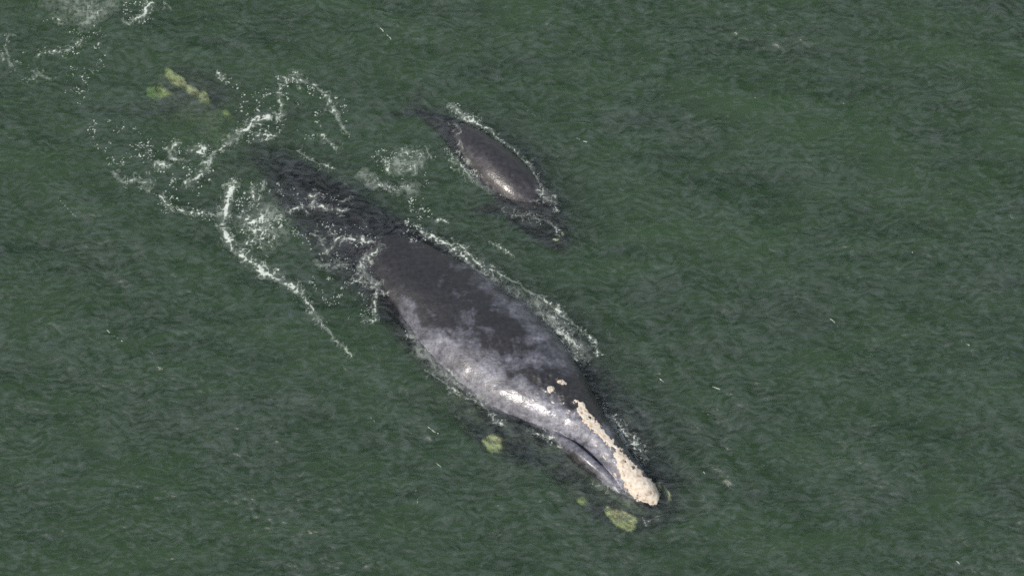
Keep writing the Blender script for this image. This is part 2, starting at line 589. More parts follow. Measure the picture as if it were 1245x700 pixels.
def ell(cx, cy, a, b, ang=0, n=24, seed=0):
    r = random.Random(seed)
    out = []
    p1, p2, p3 = (r.uniform(0, 6.28) for _ in range(3))
    for k in range(n):
        t = 2 * math.pi * k / n; s = 1 + 0.10 * math.sin(2 * t + p1) + 0.09 * math.sin(3 * t + p2) + 0.05 * math.sin(5 * t + p3)
        x, y = a * s * math.cos(t), b * s * math.sin(t)
        c, sn = math.cos(math.radians(ang)), math.sin(math.radians(ang))
        out.append((cx + x * c - y * sn, cy + x * sn + y * c))
    return out


def blade(bm, root, tip, chord0, chord1, thick, sweep, n=14):
    """flat tapering limb from root to tip (flipper or fluke)"""
    root, tip, sweep = Vector(root), Vector(tip), Vector(sweep)
    ax = (tip - root)
    ch = (sweep - ax.normalized() * sweep.dot(ax.normalized())).normalized()
    nr = ax.normalized().cross(ch).normalized()
    rings = []
    for k in range(n):
        t = k / (n - 1)
        c = root + ax * t + sweep * (t ** 1.8) * 0.35
        w = (chord0 * (1 - t) + chord1 * t) * (1 - t ** 4 * 0.85) * (1 + 0.25 * math.sin(math.pi * t))
        h = thick * (1 - 0.75 * t)
        ring = [bm.verts.new(c + ch * w * 0.5 * math.cos(a) + nr * h * 0.5 * math.sin(a)) for a in [2 * math.pi * j / 16 for j in range(16)]]
        rings.append(ring)
    for k in range(n - 1):
        for j in range(16):
            bm.faces.new((rings[k][j], rings[k][(j + 1) % 16], rings[k + 1][(j + 1) % 16], rings[k + 1][j]))
    bm.faces.new(rings[0]); bm.faces.new(list(reversed(rings[-1])))


def empty(name, loc):
    o = bpy.data.objects.new(name, None); COL.objects.link(o)
    o.location = loc
    o.empty_display_size = 0.5
    return o


def adopt(child, root):
    child.parent = root
    child.matrix_parent_inverse = root.matrix_world.inverted()


def finish(root, kids, loc):
    """move the Empty to the whale's base and keep the parts where they are"""
    root.location = loc
    for k in kids:
        if k is None: continue
        k.location = (-loc[0], -loc[1], -loc[2])


# ---- the adult at the surface
mother = empty('whale', (0, 0, 0))
tag(mother, 'large dark grey adult whale with cream crust along its narrow snout', 'whale')

bm = bmesh.new()
back = [top_station(*a) for a in (
    (306, 176, -0.85, 0.16, 0.14, 0.16),
    (345, 205, -0.27, 0.58, 0.42, 0.45),
    (392, 242, -0.11, 0.92, 0.62, 0.70),
    (438, 280, -0.05, 1.18, 0.85, 1.00),
    (486, 313, 0.15, 1.28, 1.00, 1.15),
    (541, 356, 0.40, 1.52, 1.12, 1.30),
    (590, 398, 0.54, 1.62, 1.17, 1.40),
    (632, 434, 0.57, 1.52, 1.12, 1.35),
    (668, 464, 0.54, 1.22, 1.05, 1.20),
    (699, 493, 0.53, 0.84, 0.95, 0.95),
    (724, 520, 0.50, 0.58, 0.85, 0.70),
    (748, 549, 0.46, 0.46, 0.75, 0.60),
    (772, 577, 0.36, 0.40, 0.62, 0.50),
    (790, 598, 0.22, 0.30, 0.45, 0.40),
    (801, 610, 0.02, 0.10, 0.20, 0.20))]
loft(bm, back, 110, 48, 2.25)
# lower jaw: wide and deep under the narrow snout
jaw = []
for (px, py, zt, w, hu, hd) in ((560, 355, -0.6, 0.9, 0.5, 0.9), (618, 424, -0.32, 1.95, 0.55, 1.1), (660, 462, -0.26, 2.05, 0.5, 1.0), (705, 494, -0.30, 1.58, 0.45, 1.1),
                                (740, 538, -0.33, 1.36, 0.4, 1.0), (770, 573, -0.36, 1.18, 0.35, 0.9), (793, 600, -0.40, 0.86, 0.3, 0.7), (806, 615, -0.48, 0.25, 0.12, 0.25)):
    p = P(px, py, 0.4)
    jaw.append([p[0], p[1], zt - hu, w, hu, hd])
loft(bm, jaw, 60, 48, 2.9)
# lips: a raised rim on each side of the jaw
lip = [(648, 512, -0.55, .10), (666, 521, -0.20, .15), (684, 533, 0.03, .18), (701, 546, 0.14, .21), (719, 561, 0.15, .21), (736, 576, 0.05, .19), (752, 592, -0.16, .17), (768, 609, -0.46, .15), (784, 622, -0.66, .12)]
axis_a = P(690, 480, 0.4); axis_b = P(795, 603, 0.4)
ad = (axis_b - axis_a)[:2]; ad = ad / np.linalg.norm(ad)
for mirror in (False, True):
    rows = []
    for (px, py, z, r) in lip:
        p = P(px, py, z + r)
        if mirror:
            v = p[:2] - axis_a[:2]
            along = ad * v.dot(ad)
            q = axis_a[:2] + along - (v - along) * 0.92
            p = np.array([q[0], q[1], p[2]])
            z = z - 0.55
        rows.append([p[0], p[1], z, r * 0.72, r, r * 3.4])
    loft(bm, rows, 50, 20, 2.0)
# flippers and flukes, all under water
ax3 = Vector((ad[0], ad[1], 0))
rt = Vector((ad[1], -ad[0], 0))
c0 = P(625, 410, 0.4)
for s in (1, -1):
    base = Vector((c0[0], c0[1], -1.0)) + rt * s * 1.2
    blade(bm, base, base + rt * s * 1.7 - ax3 * 0.9 + Vector((0, 0, -0.9)), 0.95, 0.75, 0.32, -ax3)
f0 = P(322, 184, -1.25); tail_ax = Vector(P(312, 178, -1.25) - P(350, 203, -0.6)).normalized()
tail_ax.z = 0
trt = Vector((tail_ax.y, -tail_ax.x, 0))
for s in (1, -1):
    base = Vector((f0[0], f0[1], -1.45))
    blade(bm, base, base + trt * s * 2.2 + tail_ax * 0.5 + Vector((0, 0, -0.35)), 1.1, 0.25, 0.22, tail_ax * 1.4)
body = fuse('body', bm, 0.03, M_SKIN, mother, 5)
# folds and lumps in the skin
me = body.data
co = coords(me)
nr = np.empty(len(me.vertices) * 3, np.float32); me.vertices.foreach_get('normal', nr); nr = nr.reshape(-1, 3)
lump = (NA.fbm(co[:, 0] * 1.1, co[:, 1] * 1.1, 4) - 0.5) * 0.09
dd, par = polyline_dist(co[:, 0], co[:, 1], [P(672, 458, .5), P(700, 490, .5)])
fold = np.exp(-(dd / 0.55) ** 2) * (NB.ridge(co[:, 0] * 3.2, co[:, 1] * 3.2, 3) - 0.45) * 0.10
co2 = co + nr * (lump + fold)[:, None] * np.clip((co[:, 2:3] + 1.0), 0.2, 1)
me.vertices.foreach_set('co', co2.ravel()); me.update()
# peeling skin plus sun sheen painted pale along the near flank and head, dark over the middle of the back
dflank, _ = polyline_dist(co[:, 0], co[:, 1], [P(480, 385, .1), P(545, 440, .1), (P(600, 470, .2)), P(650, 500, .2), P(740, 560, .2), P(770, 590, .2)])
dfar, _ = polyline_dist(co[:, 0], co[:, 1], [P(600, 352, .2), P(650, 400, .3), P(688, 452, .3)])  # band where sky sheen on the far flank is painted into the skin tone
worn_sheen = -0.17 + 0.42 * np.exp(-(dflank / 0.72) ** 2) + 0.27 * np.exp(-(dfar / 0.42) ** 2)
worn_sheen += (NC.fbm(co[:, 0] * 1.3, co[:, 1] * 1.3, 5, 0.62) - 0.5) * 0.62
worn_sheen = np.where(co[:, 2] < -0.12, np.clip(worn_sheen, -0.03, 0.07), worn_sheen)          # the belly side keeps its dark skin
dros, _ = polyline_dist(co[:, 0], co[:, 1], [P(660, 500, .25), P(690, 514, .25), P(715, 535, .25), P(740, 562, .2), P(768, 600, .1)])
worn_sheen += 0.26 * np.exp(-(dros / 0.30) ** 2)
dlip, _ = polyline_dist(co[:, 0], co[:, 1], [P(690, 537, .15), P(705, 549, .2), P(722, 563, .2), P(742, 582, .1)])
worn_sheen += 0.28 * np.exp(-(dlip / 0.13) ** 2)
worn_sheen -= 0.30 * np.exp(-(np.hypot(co[:, 0] - P(690, 486, .5)[0], co[:, 1] - P(690, 486, .5)[1]) / 0.26) ** 2)
worn_sheen -= 0.25 * np.clip((P(500, 310)[0] - co[:, 0]) / 0.8, 0, 1)
set_attr(me, 'worn_sheen', worn_sheen)
tree_m = bvh_of(body)

BONNET = [(698, 486), (707, 488), (716, 498), (725, 511), (735, 523), (746, 536), (756, 547), (767, 559), (778, 570), (790, 581), (799, 592), (804, 603), (800, 612),
          (789, 614), (777, 610), (767, 600), (759, 590), (754, 580), (751, 570), (747, 558), (742, 545), (735, 537), (726, 529), (717, 520), (709, 511), (702, 503), (698, 495)]
kids = [body]
kids.append(skin_patch('callosity', tree_m, BONNET, mother, M_CALL, 0.05, 0.6, 1, 0.18, 0.24, 'long cream crust running down the snout', 3.6, True))
kids.append(skin_patch('callosity', tree_m, ell(683, 464.5, 6, 3.2, 8, seed=2), mother, M_CALL, 0.05, 0.6, 2))
kids.append(skin_patch('callosity', tree_m, ell(669.5, 473, 4.3, 5.2, 20, seed=3), mother, M_CALL, 0.05, 0.6, 3))
for k, (x, y, a, b, g) in enumerate(((672, 489, 2.6, 1.6, 30), (692, 499, 2.4, 1.3, 30), (735, 556, 4, 1.6, 55), (724, 541, 3.2, 1.4, 45), (748, 577, 4, 1.8, 60))):
    kids.append(skin_patch('callosity', tree_m, ell(x, y, a, b, g, seed=80 + k), mother, M_CALL, 0.03, 0.5, 80 + k, wob=0.8))
YEL = [(601, 538, 15, 11, 10), (757, 630, 21, 12, 22), (740, 619, 7, 5.5, 30), (709, 608, 8, 5, 20), (678, 594, 4.5, 3.5, 20), (765, 612, 2.6, 3.0, 0), (811, 600, 4.5, 10, -25), (801, 591, 5, 6, -20)]
for k, (x, y, a, b, g) in enumerate(YEL):
    kids.append(skin_patch('callosity', tree_m, ell(x, y, a, b, g, seed=20 + k), mother, M_CALL, 0.13, 1.0, 10 + k, 0.12, label='yellowish crust seen through the water' if a > 10 else None))
kids.append(skin_patch('blowhole', tree_m, ell(691, 473, 2.0, 4.4, 12, seed=5), mother, M_DARK, 0.02, 0.5, 5, wob=0.3))
kids.append(skin_patch('blowhole', tree_m, ell(683.5, 480, 5.2, 1.9, 14, seed=6), mother, M_DARK, 0.02, 0.5, 6, wob=0.3))
finish(mother, kids, tuple(P(560, 350, 0)))

# ---- the calf
calf = empty('whale_calf', (0, 0, 0))
tag(calf, 'small smooth dark whale calf breaking the surface beside the big whale', 'whale calf')
bm = bmesh.new()
loft(bm, [top_station(*a) for a in (
    (498, 128, -0.65, 0.07, 0.06, 0.07), (522, 140, -0.32, 0.17, 0.18, 0.2), (546, 150, -0.10, 0.33, 0.33, 0.35), (573, 168, 0.18, 0.52, 0.46, 0.5), (600, 191, 0.31, 0.62, 0.50, 0.6),
    (625, 214, 0.28, 0.60, 0.50, 0.6), (643, 232, 0.08, 0.52, 0.45, 0.5), (658, 252, -0.14, 0.40, 0.36, 0.4), (671, 270, -0.22, 0.27, 0.3, 0.3), (683, 286, -0.28, 0.17, 0.2, 0.2), (688, 292, -0.30, 0.05, 0.06, 0.06))], 80, 40, 2.1)
cj = []
for (px, py, zt, w, hu, hd) in ((612, 203, -0.35, 0.5, 0.3, 0.4), (640, 232, -0.25, 0.74, 0.25, 0.4), (660, 255, -0.28, 0.60, 0.2, 0.4), (676, 276, -0.34, 0.42, 0.16, 0.3), (688, 292, -0.45, 0.10, 0.08, 0.1)):
    p = P(px, py, 0.1); cj.append([p[0], p[1], zt - hu, w, hu, hd])
loft(bm, cj, 40, 32, 2.2)
ca = Vector(P(650, 240) - P(570, 168)).normalized(); cr = Vector((ca.y, -ca.x, 0))
cb = P(632, 222, 0.2)
for s in (1, -1):
    base = Vector((cb[0], cb[1], -0.35)) + cr * s * 0.5
    blade(bm, base, base + cr * s * 0.75 - ca * 0.3 + Vector((0, 0, -0.3)), 0.42, 0.3, 0.15, -ca)
fb = P(503, 130, -0.95)
for s in (1, -1):
    base = Vector((fb[0], fb[1], -1.0))
    blade(bm, base, base + cr * s * 0.75 - ca * 0.2, 0.4, 0.1, 0.09, -ca * 0.5)
cbody = fuse('body', bm, 0.02, M_CALF, calf, 5)
me = cbody.data; co = coords(me)
nr = np.empty(len(me.vertices) * 3, np.float32); me.vertices.foreach_get('normal', nr); nr = nr.reshape(-1, 3)
co2 = co + nr * ((NA.fbm(co[:, 0] * 2.0 + 9, co[:, 1] * 2.0, 3) - 0.5) * 0.035)[:, None]
me.vertices.foreach_set('co', co2.ravel()); me.update()
dfl, _ = polyline_dist(co[:, 0], co[:, 1], [P(575, 190, .1), P(610, 225, .1), P(640, 240, .1)])
set_attr(me, 'worn_sheen', -0.08 + 0.20 * np.exp(-(dfl / 0.3) ** 2))  # sunlit sheen painted as paler skin along the calf's near flank
tree_c = bvh_of(cbody)
kids = [cbody]
for k, (x, y, a, b, g) in enumerate(((676, 291, 4.5, 2.0, 15), (684, 284, 2.2, 3.5, -20))):
    kids.append(skin_patch('callosity', tree_c, ell(x, y, a, b, g, seed=40 + k), calf, M_CALL, 0.03, 0.8, 40 + k))
finish(calf, kids, tuple(P(605, 195, 0)))

# ---- another adult, wholly under water
deep = empty('submerged_whale', (0, 0, 0))
tag(deep, 'whale hidden under green water, only yellowish crusts on its head showing', 'whale')
bm = bmesh.new()
loft(bm, [top_station(*a) for a in (
    (470, 300, -3.6, 0.6, 0.6, 0.6), (400, 250, -3.0, 1.2, 1.0, 1.1), (345, 205, -2.2, 1.5, 1.15, 1.3), (305, 165, -1.6, 1.35, 1.0, 1.2), (275, 138, -0.85, 1.0, 0.8, 0.9), (245, 117, -0.52, 0.75, 0.6, 0.6),
    (222, 102, -0.48, 0.6, 0.45, 0.4), (204, 89, -0.58, 0.40, 0.25, 0.25), (198, 84, -0.7, 0.06, 0.06, 0.06))], 80, 40, 2.2)
dj = []
for (px, py, zt, w, hu, hd) in ((330, 190, -1.9, 1.2, 0.6, 1.0), (290, 152, -1.75, 1.55, 0.5, 1.1), (255, 124, -1.2, 1.35, 0.5, 1.0), (225, 104, -1.05, 1.1, 0.4, 0.9), (203, 88, -1.1, 0.7, 0.3, 0.6), (194, 80, -1.8, 0.2, 0.1, 0.2)):
    p = P(px, py, -0.8); dj.append([p[0], p[1], zt - hu, w, hu, hd])
loft(bm, dj, 50, 40, 2.2)
dbody = fuse('body', bm, 0.04, M_SKIN, deep, 4)
set_attr(dbody.data, 'worn_sheen', np.full(len(dbody.data.vertices), 0.17))
tree_d = bvh_of(dbody)
kids = [dbody]
for k, (x, y, a, b, g) in enumerate(((214, 97, 17, 9, 38), (234, 111, 10.5, 7.5, 38), (248, 119.5, 10.5, 8, 25), (276, 139, 8, 5.5, 40), (190, 113, 20, 10, 15))):
    kids.append(skin_patch('callosity', tree_d, ell(x, y, a, b, g, seed=60 + k), deep, M_CALL, 0.12, 1.0, 60 + k, 0.10))
finish(deep, kids, tuple(P(300, 165, -1.5)))


# ------------------------------------------------------------------ foam on the water
TREES = [tree_m, tree_c]


def Lw(pts, w, s=1.0, soft=False):
    return ('line', pts, w, s, soft)


def Bl(x, y, r, s=1.0, soft=False):
    return ('line', [(x - 0.5, y), (x + 0.5, y)], r, s, soft)


def Sp(poly, n, r0=0.5, r1=1.5):
    return ('specks', poly, n, r0, r1)


def foam(label, items, seed, step=0.0135, lace=1.0):
    """white water: cover 0..1 on a fine grid from strokes, broken up into lace, and single flecks; each cell a raised bit of froth"""
    r = np.random.default_rng(seed)
    items = list(items)
    if lace > 0.5:                      # filaments and bubbles that stray from the main lines
        for it in list(items):
            if it[0] != 'line' or it[4] or it[3] < 0.5: continue
            for (ax, ay), (bx, by) in zip(it[1][:-1], it[1][1:]):
                ln = math.hypot(bx - ax, by - ay)
                if ln < 2: continue
                for _ in range(r.poisson(ln / 6.5)):
                    t = r.random(); x, y = ax + (bx - ax) * t, ay + (by - ay) * t
                    g = math.atan2(by - ay, bx - ax) + r.choice([-1, 1]) * r.uniform(0.4, 1.5); pts = [(x, y)]
                    turn = r.normal() * 0.5
                    for _k in range(r.integers(2, 5)):
                        x += 2.4 * math.cos(g); y += 2.4 * math.sin(g); g += turn + r.normal() * 0.35
                        pts.append((x, y))
                    items.append(('line', pts, r.uniform(0.55, 1.0), r.uniform(0.55, 0.95) * min(it[3], 1), False))
                k = 4 + 1.3 * it[2]
                items.append(('specks', [(ax - k, ay - k), (bx + k, by - k), (bx + k, by + k), (ax - k, ay + k)], int(r.poisson(ln / 6.0)), 0.3, 0.8))
    allp = [p for it in items for p in it[1]]
    mg = 26
    cs = [P(min(p[0] for p in allp) - mg, max(p[1] for p in allp) + mg), P(max(p[0] for p in allp) + mg, min(p[1] for p in allp) - mg)]
    gx = np.arange(cs[0][0], cs[1][0], step); gy = np.arange(cs[0][1], cs[1][1], step)
    X, Y = np.meshgrid(gx, gy)
    wx = X + 0.12 * lace * (NA.fbm(X * 2.2 + seed, Y * 2.2, 3) - 0.5) * 2; wy = Y + 0.12 * lace * (NB.fbm(X * 2.2, Y * 2.2 + seed, 3) - 0.5) * 2
    wx = wx + 0.03 * lace * (NA.v(X * 9, Y * 9) - 0.5) * 2; wy = wy + 0.03 * lace * (NC.v(X * 9, Y * 9) - 0.5) * 2
    D = np.zeros_like(X); S = np.zeros_like(X); H = np.zeros_like(X)
    for it in items:
        if it[0] != 'line': continue
        pts = [P(*p) for p in it[1]]
        w = it[2] * M_PX * (1.15 if lace > 0.5 else 0.6)
        x0, x1 = min(p[0] for p in pts) - 3 * w - .3, max(p[0] for p in pts) + 3 * w + .3
        y0, y1 = min(p[1] for p in pts) - 3 * w - .3, max(p[1] for p in pts) + 3 * w + .3
        i0, i1 = np.searchsorted(gx, [x0, x1]); j0, j1 = np.searchsorted(gy, [y0, y1])
        sl = (slice(j0, j1), slice(i0, i1))
        d, par = polyline_dist(wx[sl], wy[sl], pts)
        env = 0.7 + 0.6 * NC.v(par * 1.7 + seed, par * 0 + 3.3)
        v = it[3] * np.exp(-(d / (w * env)) ** 2)
        if it[4]: S[sl] = np.maximum(S[sl], v)
        else:
            D[sl] = np.maximum(D[sl], v)
            H[sl] = np.maximum(H[sl], it[3] * np.exp(-(d / (w * 2.3 + 0.03)) ** 2))
    ux = X + 0.05 * (NA.fbm(X * 6 + seed, Y * 6, 2) - 0.5) * 2; uy = Y + 0.05 * (NB.fbm(X * 6, Y * 6 + seed, 2) - 0.5) * 2
    T = 0.62 * NA.ridge(ux * 9 + 3 * seed, uy * 9, 2) + 0.38 * NC.fbm(X * 19, Y * 19 + seed, 3)
    T = (T - T.mean()) / T.std()
    T = 1 / (1 + np.exp(-1.7 * T))                                  # evenly spread 0..1
    gap = np.clip(-0.1 + 2.0 * NB.fbm(X * 2.0 + 7 * seed, Y * 2.0, 3), 0.45, 1.15)
    Dk = np.clip(D * gap, 0, 1.2)
    cover = np.clip((T - (1.0 - 0.74 * Dk ** 1.5)) / 0.42, 0, 1) * np.clip(Dk * 1.5, 0, 0.85)
    cover = np.maximum(cover, np.clip((T - (1.03 - 0.42 * H * gap)) / 0.35, 0, 1) * 0.50 * (lace > 0.5))      # thinner lace around it
    cover = np.maximum(cover, np.clip(D * 1.4 - 0.2, 0, 1) * (0.06 + 0.26 * T) * (lace > 0.5))
    cover = np.maximum(cover, np.clip(H * 1.2 - 0.3, 0, 1) * 0.07 * gap * (lace > 0.5))
    cover = np.maximum(cover, np.clip(S * (0.1 + 1.5 * (NC.fbm(ux * 2.6, uy * 2.6 + seed, 5) - 0.2)) * (0.15 + 0.9 * T), 0, 0.5))
    Fi = NB.fbm(X * 17, Y * 17 + seed, 3)
    for it in items:
        if it[0] != 'specks': continue
        poly = np.array(it[1], float)
        n = 0
        tries = 0
        while n < it[2] and tries < 40 * it[2] + 40:
            tries += 1
            x = r.uniform(poly[:, 0].min(), poly[:, 0].max()); y = r.uniform(poly[:, 1].min(), poly[:, 1].max())
            if not inside(it[1], np.array(x), np.array(y)): continue
            if NB.fbm(np.array(x * 0.09 + seed), np.array(y * 0.09), 2) < 0.47 + 0.08 * r.random(): 
                n += 0.25; continue
            n += 1
            for _ in range(r.integers(1, 4)):
                p = P(x + r.normal() * 1.6, y + r.normal() * 1.2)
                rad = (it[3] + (it[4] - it[3]) * r.random() ** 3.0) * M_PX
                m = rad * 2.2
                i0, i1 = np.searchsorted(gx, [p[0] - m, p[0] + m]); j0, j1 = np.searchsorted(gy, [p[1] - m, p[1] + m])
                if i1 <= i0 or j1 <= j0: continue
                sl = (slice(j0, j1), slice(i0, i1))
                a = r.uniform(0, 3.14); q = r.uniform(0.9, 2.0)
                dx, dy = X[sl] - p[0], Y[sl] - p[1]
                u, v = dx * math.cos(a) + dy * math.sin(a), (-dx * math.sin(a) + dy * math.cos(a)) * q
                k = np.hypot(u, v) / rad * (0.75 + 0.6 * Fi[sl])
                cover[sl] = np.maximum(cover[sl], np.clip(1.6 - 1.35 * k, 0, r.uniform(0.35, 0.85)))
    keep = cover > 0.03
    q = keep[:-1, :-1] | keep[1:, :-1] | keep[:-1, 1:] | keep[1:, 1:]
    jj, ii = np.nonzero(q)
    idx = np.arange(X.size).reshape(X.shape)
    F = np.stack([idx[jj, ii], idx[jj, ii + 1], idx[jj + 1, ii + 1], idx[jj + 1, ii]], -1)
    used, inv = np.unique(F.ravel(), return_inverse=True)
    x, y, c = X.ravel()[used], Y.ravel()[used], cover.ravel()[used]
    z = sea_h(x, y)
    for k in range(len(x)):
        for t in TREES:
            h = t.ray_cast(Vector((x[k], y[k], 3)), Vector((0, 0, -1)), 3.4)
            if h[0] is not None and h[0].z > z[k]:
                c[k] *= max(0.0, 1 - max(0.0, h[0].z - z[k] - 0.03) / 0.08)          # it runs off the high back
                z[k] = h[0].z
    z = z + 0.010 + 0.022 * c
    me = mesh_np('sea_foam', np.stack([x, y, z], 1), inv.reshape(-1, 4), M_FOAM)
    set_attr(me, 'cover', c)
    o = link(bpy.data.objects.new('sea_foam', me))
    tag(o, label, kind='stuff')
    return o


foam('curved line of white foam ringing churned water left of the big tail', [
    Lw([(284, 220), (277, 236), (271, 255), (272, 272), (277, 290), (284, 303), (298, 311), (312, 320), (322, 332), (335, 340), (350, 347), (362, 354)], 3.4, 1.15),
    Lw([(362, 354), (372, 368), (384, 383), (398, 400), (412, 418), (428, 431)], 1.3, 0.85),
    Lw([(338, 328), (345, 340), (353, 348)], 1.5, .8),
    Bl(317, 268, 8, 1.3), Lw([(308, 284), (320, 280), (330, 272), (338, 262)], 5.5, .85), Lw([(292, 294), (305, 294), (316, 291), (326, 285)], 2.3, 1.0),
    Lw([(292, 263), (300, 268), (307, 277), (312, 288)], 2.6, .8), Lw([(308, 227), (313, 236), (311, 240)], 2, .95), Lw([(322, 222), (321, 232)], 2, .95), Bl(308, 250, 3, .7),
    Bl(320, 272, 24, .62, True),
    Sp([(278, 215), (345, 225), (345, 290), (320, 325), (280, 290)], 150, 0.5, 1.4)], 1)
foam('broken white foam lying over the dark sunken tail of the big whale', [
    Lw([(352, 258), (362, 254), (372, 250), (382, 249), (392, 253), (405, 254), (420, 255)], 1.9, .92), Bl(382, 238, 3.5, .85),
    Lw([(376, 283), (386, 290), (393, 301)], 1.5, .75), Lw([(395, 306), (404, 299), (412, 290), (418, 292), (430, 290), (445, 291), (458, 294)], 1.9, .95),
    Lw([(400, 282), (408, 287), (413, 291)], 1.5, .75), Lw([(385, 318), (392, 322), (402, 321)], 2, .75), Lw([(408, 323), (414, 318), (424, 320)], 1.9, .85), Lw([(414, 247), (420, 246), (424, 243)], 1.2, .8),
    Sp([(345, 225), (420, 240), (462, 290), (440, 325), (380, 330), (350, 270)], 120, 0.4, 1.0)], 2)
foam('white water pouring off the flank where the big back rises', [
    Lw([(462, 303), (452, 310), (444, 320), (442, 332), (450, 342), (457, 348)], 3.6, 1.0), Lw([(448, 308), (438, 320), (434, 332), (440, 340)], 3.8, .8),
    Lw([(456, 348), (455, 362), (456, 376), (456, 388)], 1.7, 1.0), Lw([(456, 388), (450, 390), (443, 385)], 1.5, .9), Lw([(457, 356), (466, 357), (472, 354)], 1.0, .95),
    Lw([(428, 345), (440, 342), (455, 347)], 1.6, .75),
    Sp([(370, 335), (430, 335), (455, 380), (410, 392)], 110, 0.4, 1.0)], 3)
foam('long streaks of foam along the far side of the big whale', [
    Lw([(513, 281), (528, 290), (545, 297), (560, 310), (573, 325), (585, 337), (598, 348), (610, 360), (628, 374), (645, 388), (660, 401), (675, 413), (690, 427), (700, 440)], 2.3, .92),
    Lw([(545, 297), (556, 296), (566, 303), (575, 318), (590, 328), (612, 336), (632, 347), (650, 358), (666, 370), (680, 381), (694, 392), (706, 402), (716, 409), (722, 418), (728, 432)], 1.5, .85),
    Lw([(580, 325), (620, 355), (660, 385), (690, 412), (705, 435)], 11, .42, True), Lw([(640, 372), (665, 392), (690, 412), (705, 430)], 8, .58),
    Lw([(598, 292), (612, 302), (625, 312)], 1.2, .7), Lw([(532, 267), (545, 271)], 1.5, .75), Lw([(665, 384), (684, 400), (700, 420)], 2, .7),
    Sp([(590, 335), (640, 350), (700, 400), (712, 440), (690, 425), (640, 385)], 70, 0.4, 0.9)], 4)
foam('scattered droplets of spray over the dark back near the tail', [
    Sp([(497, 240), (520, 240), (530, 285), (500, 298), (492, 285)], 90, 0.4, 1.2), Sp([(480, 280), (530, 290), (490, 320)], 12, 0.4, 1.2)], 5)
foam('ragged foam curling beside the far edge of the crusted snout', [
    Lw([(720, 487), (728, 497), (738, 506), (748, 513), (757, 524), (765, 534), (771, 544), (774, 553)], 3.0, .95), Lw([(768, 536), (780, 545), (786, 556), (783, 562)], 1.6, .8),
    Lw([(776, 560), (780, 568), (782, 575)], 2, .75), Lw([(728, 500), (745, 520), (762, 540)], 6, .5, True), Lw([(712, 470), (718, 478), (716, 486)], 1.6, .8),
    Sp([(715, 475), (745, 500), (790, 550), (788, 575), (770, 550), (735, 515)], 50, 0.4, 1.0)], 6)
foam('thin foam washing along the near flank of the big whale', [
    Lw([(500, 408), (515, 425), (530, 440), (545, 452), (565, 466), (590, 484)], 3.0, .62), Lw([(522, 450), (535, 463), (552, 474), (570, 484), (588, 492), (598, 501), (604, 511), (614, 516)], 1.15, .9),
    Lw([(510, 425), (530, 446), (560, 470), (585, 484)], 7, .4, True),
    Lw([(658, 525), (668, 529), (676, 533)], 1.3, .9), Lw([(725, 592), (735, 590), (745, 592), (755, 597)], 1.0, .9), Lw([(783, 631), (786, 637)], .9, .9), Lw([(790, 634), (802, 630)], .9, .8),
    Lw([(640, 521), (665, 530), (690, 544)], 1.0, .65)], 7)
foam('white foam and splashes around the calf', [
    Lw([(545, 128), (555, 132), (562, 140), (572, 147), (580, 152)], 4, .85), Lw([(580, 152), (595, 160), (612, 173), (625, 184), (640, 198), (652, 213), (656, 222)], 1.4, 1.0),
    Lw([(652, 230), (658, 234), (664, 238), (669, 243)], 4.2, 1.1), Lw([(645, 245), (652, 247), (658, 243)], 1.5, .85), Lw([(554, 150), (556, 162), (558, 172), (562, 184)], 2, .66),
    Lw([(566, 193), (575, 201), (585, 208), (598, 218), (607, 227), (620, 237)], 2.2, .95), Lw([(552, 190), (560, 200), (572, 212), (585, 222), (595, 232)], 5, .55),
    Lw([(612, 256), (620, 261), (630, 263), (640, 262), (648, 260)], .9, .62), Lw([(650, 265), (662, 268), (672, 274), (678, 282)], 1.1, .68),
    Sp([(538, 175), (560, 190), (605, 228), (600, 240), (560, 215), (545, 200)], 75, 0.4, 1.1), Sp([(655, 232), (675, 240), (680, 258), (662, 255)], 40, 0.4, 1.0), Sp([(540, 120), (565, 128), (590, 155), (560, 150)], 30, 0.4, 1.0)], 8)
foam('white splash on open water between the calf and the big tail', [
    Bl(471, 196, 3.2, 1.15), Lw([(466, 196), (474, 201), (476, 206)], 2.4, 1.1), Lw([(484, 213), (488, 208), (495, 206), (502, 203), (502, 213)], 2.6, 1.0), Lw([(480, 190), (495, 186), (508, 185), (511, 197)], 4, .68),
    Bl(491, 198, 16, .55, True), Lw([(440, 213), (460, 225), (480, 228), (500, 232)], 7, .5, True), Lw([(443, 218), (462, 226), (484, 230)], 3, .6), Lw([(513, 177), (518, 185), (524, 191)], 1.0, .8),
    Sp([(450, 185), (480, 180), (515, 180), (520, 225), (500, 240), (470, 230)], 95, 0.4, 1.0)], 9)
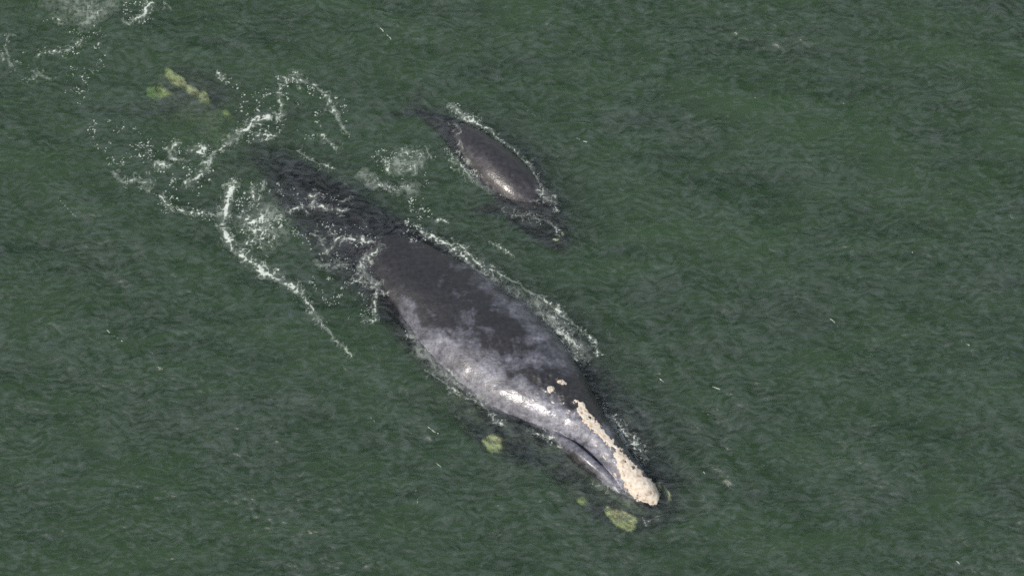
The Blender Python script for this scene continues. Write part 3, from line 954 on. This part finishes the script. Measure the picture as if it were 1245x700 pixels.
foam('trail of broken white flecks between the hidden whale and the big tail', [
    Lw([(340, 97), (352, 98), (358, 92), (366, 101), (375, 102)], 2, .88), Lw([(383, 105), (392, 111), (399, 118), (401, 128), (410, 145), (420, 160)], 2.2, .8),
    Lw([(345, 100), (340, 115), (343, 130), (342, 141)], 1.8, .78), Lw([(330, 140), (318, 145), (305, 150), (298, 158), (288, 164)], 2.6, .95), Bl(281, 171, 4.2, 1.2),
    Lw([(275, 178), (265, 184), (256, 192), (252, 205)], 1.8, .85), Lw([(214, 175), (206, 179), (206, 186), (212, 190), (218, 193)], 2.2, 1.0), Lw([(230, 182), (240, 179), (248, 181), (249, 188), (240, 184)], 2.2, 1.0),
    Lw([(192, 204), (202, 199)], 2.6, 1.15), Lw([(140, 212), (152, 220), (165, 218), (175, 225), (180, 232)], 2, .85), Lw([(195, 240), (203, 246), (210, 254)], 2, .9), Lw([(220, 253), (232, 258), (246, 260)], 1.5, .82),
    Lw([(228, 225), (240, 213), (252, 207)], 2, .92), Lw([(252, 262), (262, 264), (270, 262)], 1.5, .75), Lw([(315, 165), (325, 167), (335, 166)], 2, .9), Lw([(388, 165), (398, 173), (412, 183)], .9, .7), Lw([(363, 184), (375, 190), (392, 202), (405, 207)], 1.1, .75),
    Lw([(266, 88), (270, 93)], 1.6, .9), Bl(318, 144, 3.2, 1.1), Bl(343, 140, 3.0, 1.1),
    Sp([(105, 150), (150, 145), (185, 170), (185, 230), (150, 222), (115, 180)], 120, 0.5, 1.3), Sp([(180, 180), (260, 175), (258, 225), (220, 250), (185, 232)], 75, 0.5, 1.4), Sp([(260, 85), (290, 100), (345, 90), (420, 120), (432, 165), (370, 172), (290, 175), (280, 130)], 150, 0.5, 1.5),
    Sp([(185, 230), (270, 255), (265, 270), (200, 262)], 45, 0.5, 1.2)], 10)
foam('scattered foam flecks in the top left corner of the water', [
    Lw([(4, 56), (8, 66), (12, 77), (15, 81)], 1.5, .78), Lw([(0, 66), (5, 74)], 2, .75), Lw([(6, 50), (12, 46), (18, 47)], 1.2, .72), Lw([(43, 70), (50, 66), (62, 62), (74, 60), (84, 60)], 1.4, .82), Bl(92, 52, 2.4, 1.1), Bl(85, 60, 2.2, .95),
    Lw([(150, 25), (158, 29), (168, 22), (178, 15), (185, 5)], 1.9, .88), Lw([(40, 97), (48, 88), (56, 92), (62, 96)], 1.3, .75), Lw([(196, 5), (208, 12)], 1.2, .7), Lw([(62, 25), (68, 20), (76, 30)], 1.2, .65),
    Sp([(65, 40), (135, 30), (130, 80), (105, 130), (75, 110)], 110, 0.4, 1.2), Sp([(142, 0), (200, 0), (185, 25), (150, 32)], 45, 0.4, 1.2), Sp([(0, 40), (30, 45), (35, 100), (0, 90)], 25, 0.4, 1.0)], 11)
foam('pale cloud of bubbles at the top edge of the water', [
    Lw([(62, -14), (85, 4), (105, 6), (128, -6), (140, -20)], 19, .48, True), Lw([(98, 26), (108, 18), (118, 10)], 8, .55, True), Lw([(104, 27), (110, 20), (116, 14)], 2.6, .72)], 12)
foam('thin bright foam streaks scattered over the open water', [
    Lw([(120, 389), (126, 397), (133, 404), (150, 416)], 1.0, .85), Lw([(176, 426), (184, 430), (190, 432)], 1.2, .85), Lw([(70, 240), (80, 252), (92, 264)], .8, .75), Lw([(800, 458), (808, 465), (817, 472)], .9, .95), Lw([(864, 469), (875, 473)], .9, .9),
    Lw([(1010, 388), (1020, 398)], .9, .9), Lw([(1166, 414), (1178, 420)], 1.0, .9), Lw([(966, 130), (972, 135)], 1.2, .85), Lw([(1022, 123), (1027, 128)], .9, .85), Bl(918, 119, 1.0, 1.1), Bl(801, 172, 1.0, 1.0), Lw([(519, 518), (526, 524), (532, 527)], 1.0, .85),
    Lw([(530, 562), (536, 568)], .9, .85), Lw([(503, 592), (508, 603), (507, 612)], .9, .75), Lw([(440, 500), (452, 508), (462, 520)], .8, .72), Lw([(855, 574), (863, 582)], 1.0, .8), Lw([(1160, 680), (1170, 688)], .9, .9), Bl(1109, 307, 1.0, .95), Lw([(462, 35), (475, 48)], 1.1, .75),
    Lw([(640, 135), (668, 150)], .9, .55), Lw([(690, 128), (696, 140)], 1.0, .7), Lw([(700, 168), (714, 174)], 1.0, .7), Lw([(895, 645), (900, 652)], .8, .7), Lw([(1095, 412), (1100, 420)], .9, .9), Lw([(855, 500), (862, 504)], .8, .8)], 13, lace=0.3)
